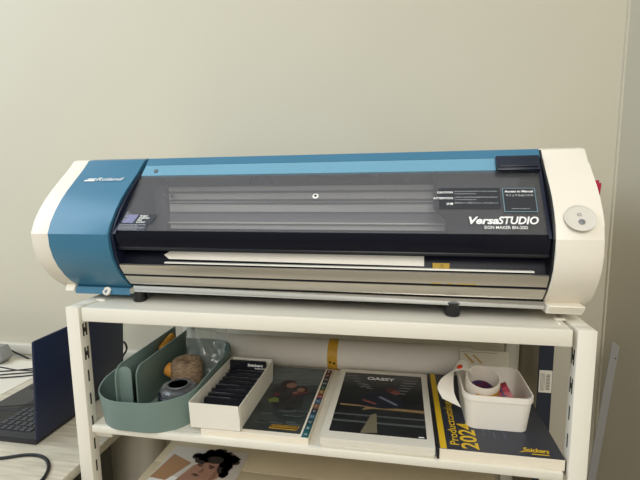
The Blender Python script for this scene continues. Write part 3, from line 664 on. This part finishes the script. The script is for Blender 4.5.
# ------------------------------------------------------------------ desk with laptop
TZ = -.35
dsk = thing('desk', 'whitewashed wooden desk behind the left post of the shelf', 'desk', (-.6, .1, ZF))
MB().box(-1.5, -.02, -.55, .489, TZ-.022, TZ, .003).build('desk_top', mat('desk_wood', '#d5cdba', .6, nscale=26, col2='#bdb5a3', stretch=(.35, 4, 4), bump=.2, bscale=60), dsk)
for x, y in ((-1.42, -.48), (-1.42, .42), (-.12, -.48), (-.12, .42)):
    MB().box(x, x+.05, y, y+.05, ZF, TZ-.022, .002).build('leg', shelf_m, dsk)
dr = thing('drawer_pedestal', 'dark grey drawer pedestal standing under the desk edge', 'drawer unit', (-.25, .2, ZF))
b = MB().box(-.42, -.045, -.20, .155, ZF+.0005, TZ-.026, .003).build('carcass', mat('pedestal_grey', '#55534f', .6), dr)
for i in range(3): 
    d_ = MB().box(-.415, -.05, -.208, -.199, ZF+.02+i*.235, ZF+.245+i*.235, .002).build('drawer', mat('pedestal_grey', '#55534f'), dr)
    MB().box(-.27, -.20, -.216, -.207, ZF+.2+i*.235, ZF+.21+i*.235, .002).build('drawer_handle', screw_m, d_)
tag(pb.build('paper_sack', mat('pale_sack', '#d8d0c0', .75, nscale=8, namt=.08), None), 'pale crumpled paper sack standing behind the left post under the desk', 'paper sack')

lp = thing('laptop', 'open dark navy laptop facing left on the desk', 'laptop', (-.28, .21, TZ))
XB, Y0, Y1 = -.168, .062, .365
MB().box(XB-.235, XB+.004, Y0, Y1, TZ+.001, TZ+.016, .003).build('base', mat('laptop_dark', '#23242a', .4), lp)
MB().box(XB-.215, XB-.03, Y0+.02, Y1-.02, TZ+.0158, TZ+.0164).build('keyboard_well', mat('laptop_dark2', '#1a1b20', .5), lp)
kc = MB().box(XB-.046, XB-.0315, Y0+.024, Y0+.0385, TZ+.0162, TZ+.0185, .0012, 1).build('key', mat('key_grey', '#34353c', .45), lp)
for r_ in range(6):
    for c_ in range(14):
        if r_ == 0 and c_ == 0: continue
        if r_ == 5 and 4 < c_ < 9: continue
        kk = kc.copy(); COL.objects.link(kk); kk.location.x -= .0178*r_; kk.location.y += .0196*c_
MB().box(XB-.225, XB-.150, .165, .27, TZ+.0158, TZ+.0167, .0005, 1).build('trackpad', mat('pad_grey', '#2b2c33', .3), lp)
LM = Matrix.Translation((XB+.002, 0, TZ+.012)) @ Matrix.Rotation(math.radians(4), 4, 'Y')
ld = MB().box(0, .007, Y0, Y1+.015, 0, .236, .004, M=LM).build('screen_lid', mat('laptop_navy', '#1a2442', .4), lp)
MB().box(-.0006, .0002, Y0+.008, Y1+.007, .012, .228, 0, M=LM).build('display', mat('display_black', '#050507', .1), lp)
def cable(name, label, pts, r, M=None, cat='cable'):
    pts = [Vector(p) for p in pts]; out = []
    for i in range(len(pts)-1):
        p0, p1, p2, p3 = pts[max(i-1, 0)], pts[i], pts[i+1], pts[min(i+2, len(pts)-1)]
        for k in range(8):
            t = k/8; out.append(.5*((2*p1)+(-p0+p2)*t+(2*p0-5*p1+4*p2-p3)*t*t+(-p0+3*p1-3*p2+p3)*t**3))
    out.append(pts[-1]); return tag(MB().tube(out, r, 8).build(name, M or black_m), label, cat)
cable('power_cable', 'thick black cable curving across the front of the desk', [(-.36, -.02, TZ+.0035), (-.22, .0, TZ+.0035), (-.15, .026, TZ+.0035), (-.105, .022, TZ+.0035), (-.066, -.012, TZ+.0035), (-.05, -.07, TZ+.0035), (-.055, -.2, TZ+.0035)], .0035)
cable('thin_cable', 'thin black cable looped on the papers behind the laptop', [(-.75, .35, TZ+.004), (-.60, .38, TZ+.004), (-.52, .41, TZ+.004), (-.45, .44, TZ+.006), (-.47, .40, TZ+.004), (-.57, .36, TZ+.004), (-.60, .33, TZ+.004), (-.50, .36, TZ+.004), (-.42, .40, TZ+.004)], .002)
cable('charging_cable', 'thin black cable crossing the desk behind the laptop lid', [(-.85, .37, TZ+.003), (-.66, .41, TZ+.003), (-.54, .40, TZ+.003), (-.40, .42, TZ+.003), (-.3, .46, TZ+.003)], .002)
cable('wall_cable', 'black cable hanging from the left down behind the laptop', [(-.98, .56, -.25), (-.85, .56, -.315), (-.72, .55, -.355), (-.62, .54, -.388), (-.55, .52, -.43)], .003)
cable('adapter_cable', 'black cable loop sticking up right of the laptop lid', [(-.25, .44, TZ+.003), (-.222, .44, TZ+.03), (-.201, .44, TZ+.055), (-.186, .44, TZ+.080), (-.192, .44, TZ+.100), (-.210, .44, TZ+.100), (-.23, .44, TZ+.07), (-.28, .44, TZ+.003)], .003)
cable('keyboard_cable', 'thin dark cable lying over the laptop keyboard', [(-.62, .15, TZ+.003), (-.5, .15, TZ+.003), (-.40, .16, TZ+.018), (-.3, .19, TZ+.0205), (-.19, .24, TZ+.0205)], .0015)
tag(MB().box(-.95, -.30, .395, .47, TZ+.0003, TZ+.0015).box(-.95, -.46, .19, .395, TZ+.0003, TZ+.0013).build('paper_sheet', mat('desk_paper', '#dcd6c8', .7)), 'white paper sheets spread on the desk behind the laptop', 'paper')
hd = MB().prism([(-.85, TZ+.0015), (-.65, TZ+.0015), (-.63, TZ+.02), (-.637, TZ+.04), (-.648, TZ+.058), (-.85, TZ+.054)], .425, .47, 'y', .004).build('grey_holder', mat('holder_grey', '#8c8e8c', .5))
tag(hd, 'grey plastic holder at the left edge on the desk', 'holder')

# ------------------------------------------------------------------ right side
tc_ = thing('tall_carton', 'tall narrow navy carton standing upright between shelf and side wall', 'carton', (.975, .4, ZF))
MB().box(.9565, .9865, .302, .47, ZF, -.128, .001).build('carton_body', mat('carton_grey', '#a59e8c', .7), tc_)
fr_ = MB().box(.956, .987, .3008, .3022, ZF+.0005, -.1275).build('front_panel', mat('carton_navy', '#1b2234', .45), tc_); lab(fr_, 'navy front panel')
SB = Frame((0, .3008, 0), (1, 0, 0), (0, 0, 1))
sl = print_polys('barcode_label', [rect(.9588, -.250, .9862, -.1965)], SB, paper_m, tc_)
print_polys('label_print', [rect(.962+.0026*i, -.246, .9628+.0026*i, -.2035) for i in range(4)]+[rect(.9735, -.243+.0035*i, .982, -.2412+.0035*i) for i in range(11)], SB, mat('label_ink', '#77716a', .7), sl, .0007)
RM = Matrix.Translation((1.2185, .515, -.207)) @ Matrix.Rotation(math.radians(4.7), 4, 'Y') @ Matrix.Rotation(math.radians(10), 4, 'Z')
rb = MB().prism([(-.024, -.892), (0, -.892), (0, -.002), (-.021, .012)], 0, .003, 'y')
bmesh.ops.transform(rb.bm, matrix=RM, verts=rb.bm.verts)
st = rb.build('metal_ruler', mat('ruler_grey', '#a9a8a6', .5, metal=.2)); tag(st, 'long grey metal ruler leaning in the corner against the right wall', 'ruler')
hl = MB().lathe([(.002, 0), (.002, .0006)], RM @ Vector((-.006, -.0004, -.035)), 12, Matrix.Rotation(math.pi/2, 4, 'X')).build('hang_hole', slot_m, None)
wm = hl.matrix_world.copy(); hl.parent = st
sk = MB().box(1.10, 1.128, YB-.012, YB, -.235, -.175, .003).build('wall_socket', mat('socket_grey', '#a39c8b', .5))
bpy.data.objects.remove(sk)

def twist(o, base):
    b2 = base+o.location
    if o.type == 'MESH' and not o.data.get('tw'):
        o.data['tw'] = 1
        for v in o.data.vertices:
            X, Y, Z = v.co+b2; wgt = max(0, min(1, (.30-Y)/.15)); kx = .08-.23*(X+.06)/1.01
            if .1 < X < .114 and Z > .144 and Y < .2: v.co.x += (Z-.144)*.055
            v.co.y += abs(Z-.144)*kx*wgt*(1 if Z > .144 else .6)*(0 if Z < .021 else 1)
    for c in o.children: twist(c, b2)
# the front cover of the printer sits very slightly twisted on its frame
twist(pr, Vector((0, 0, 0)))
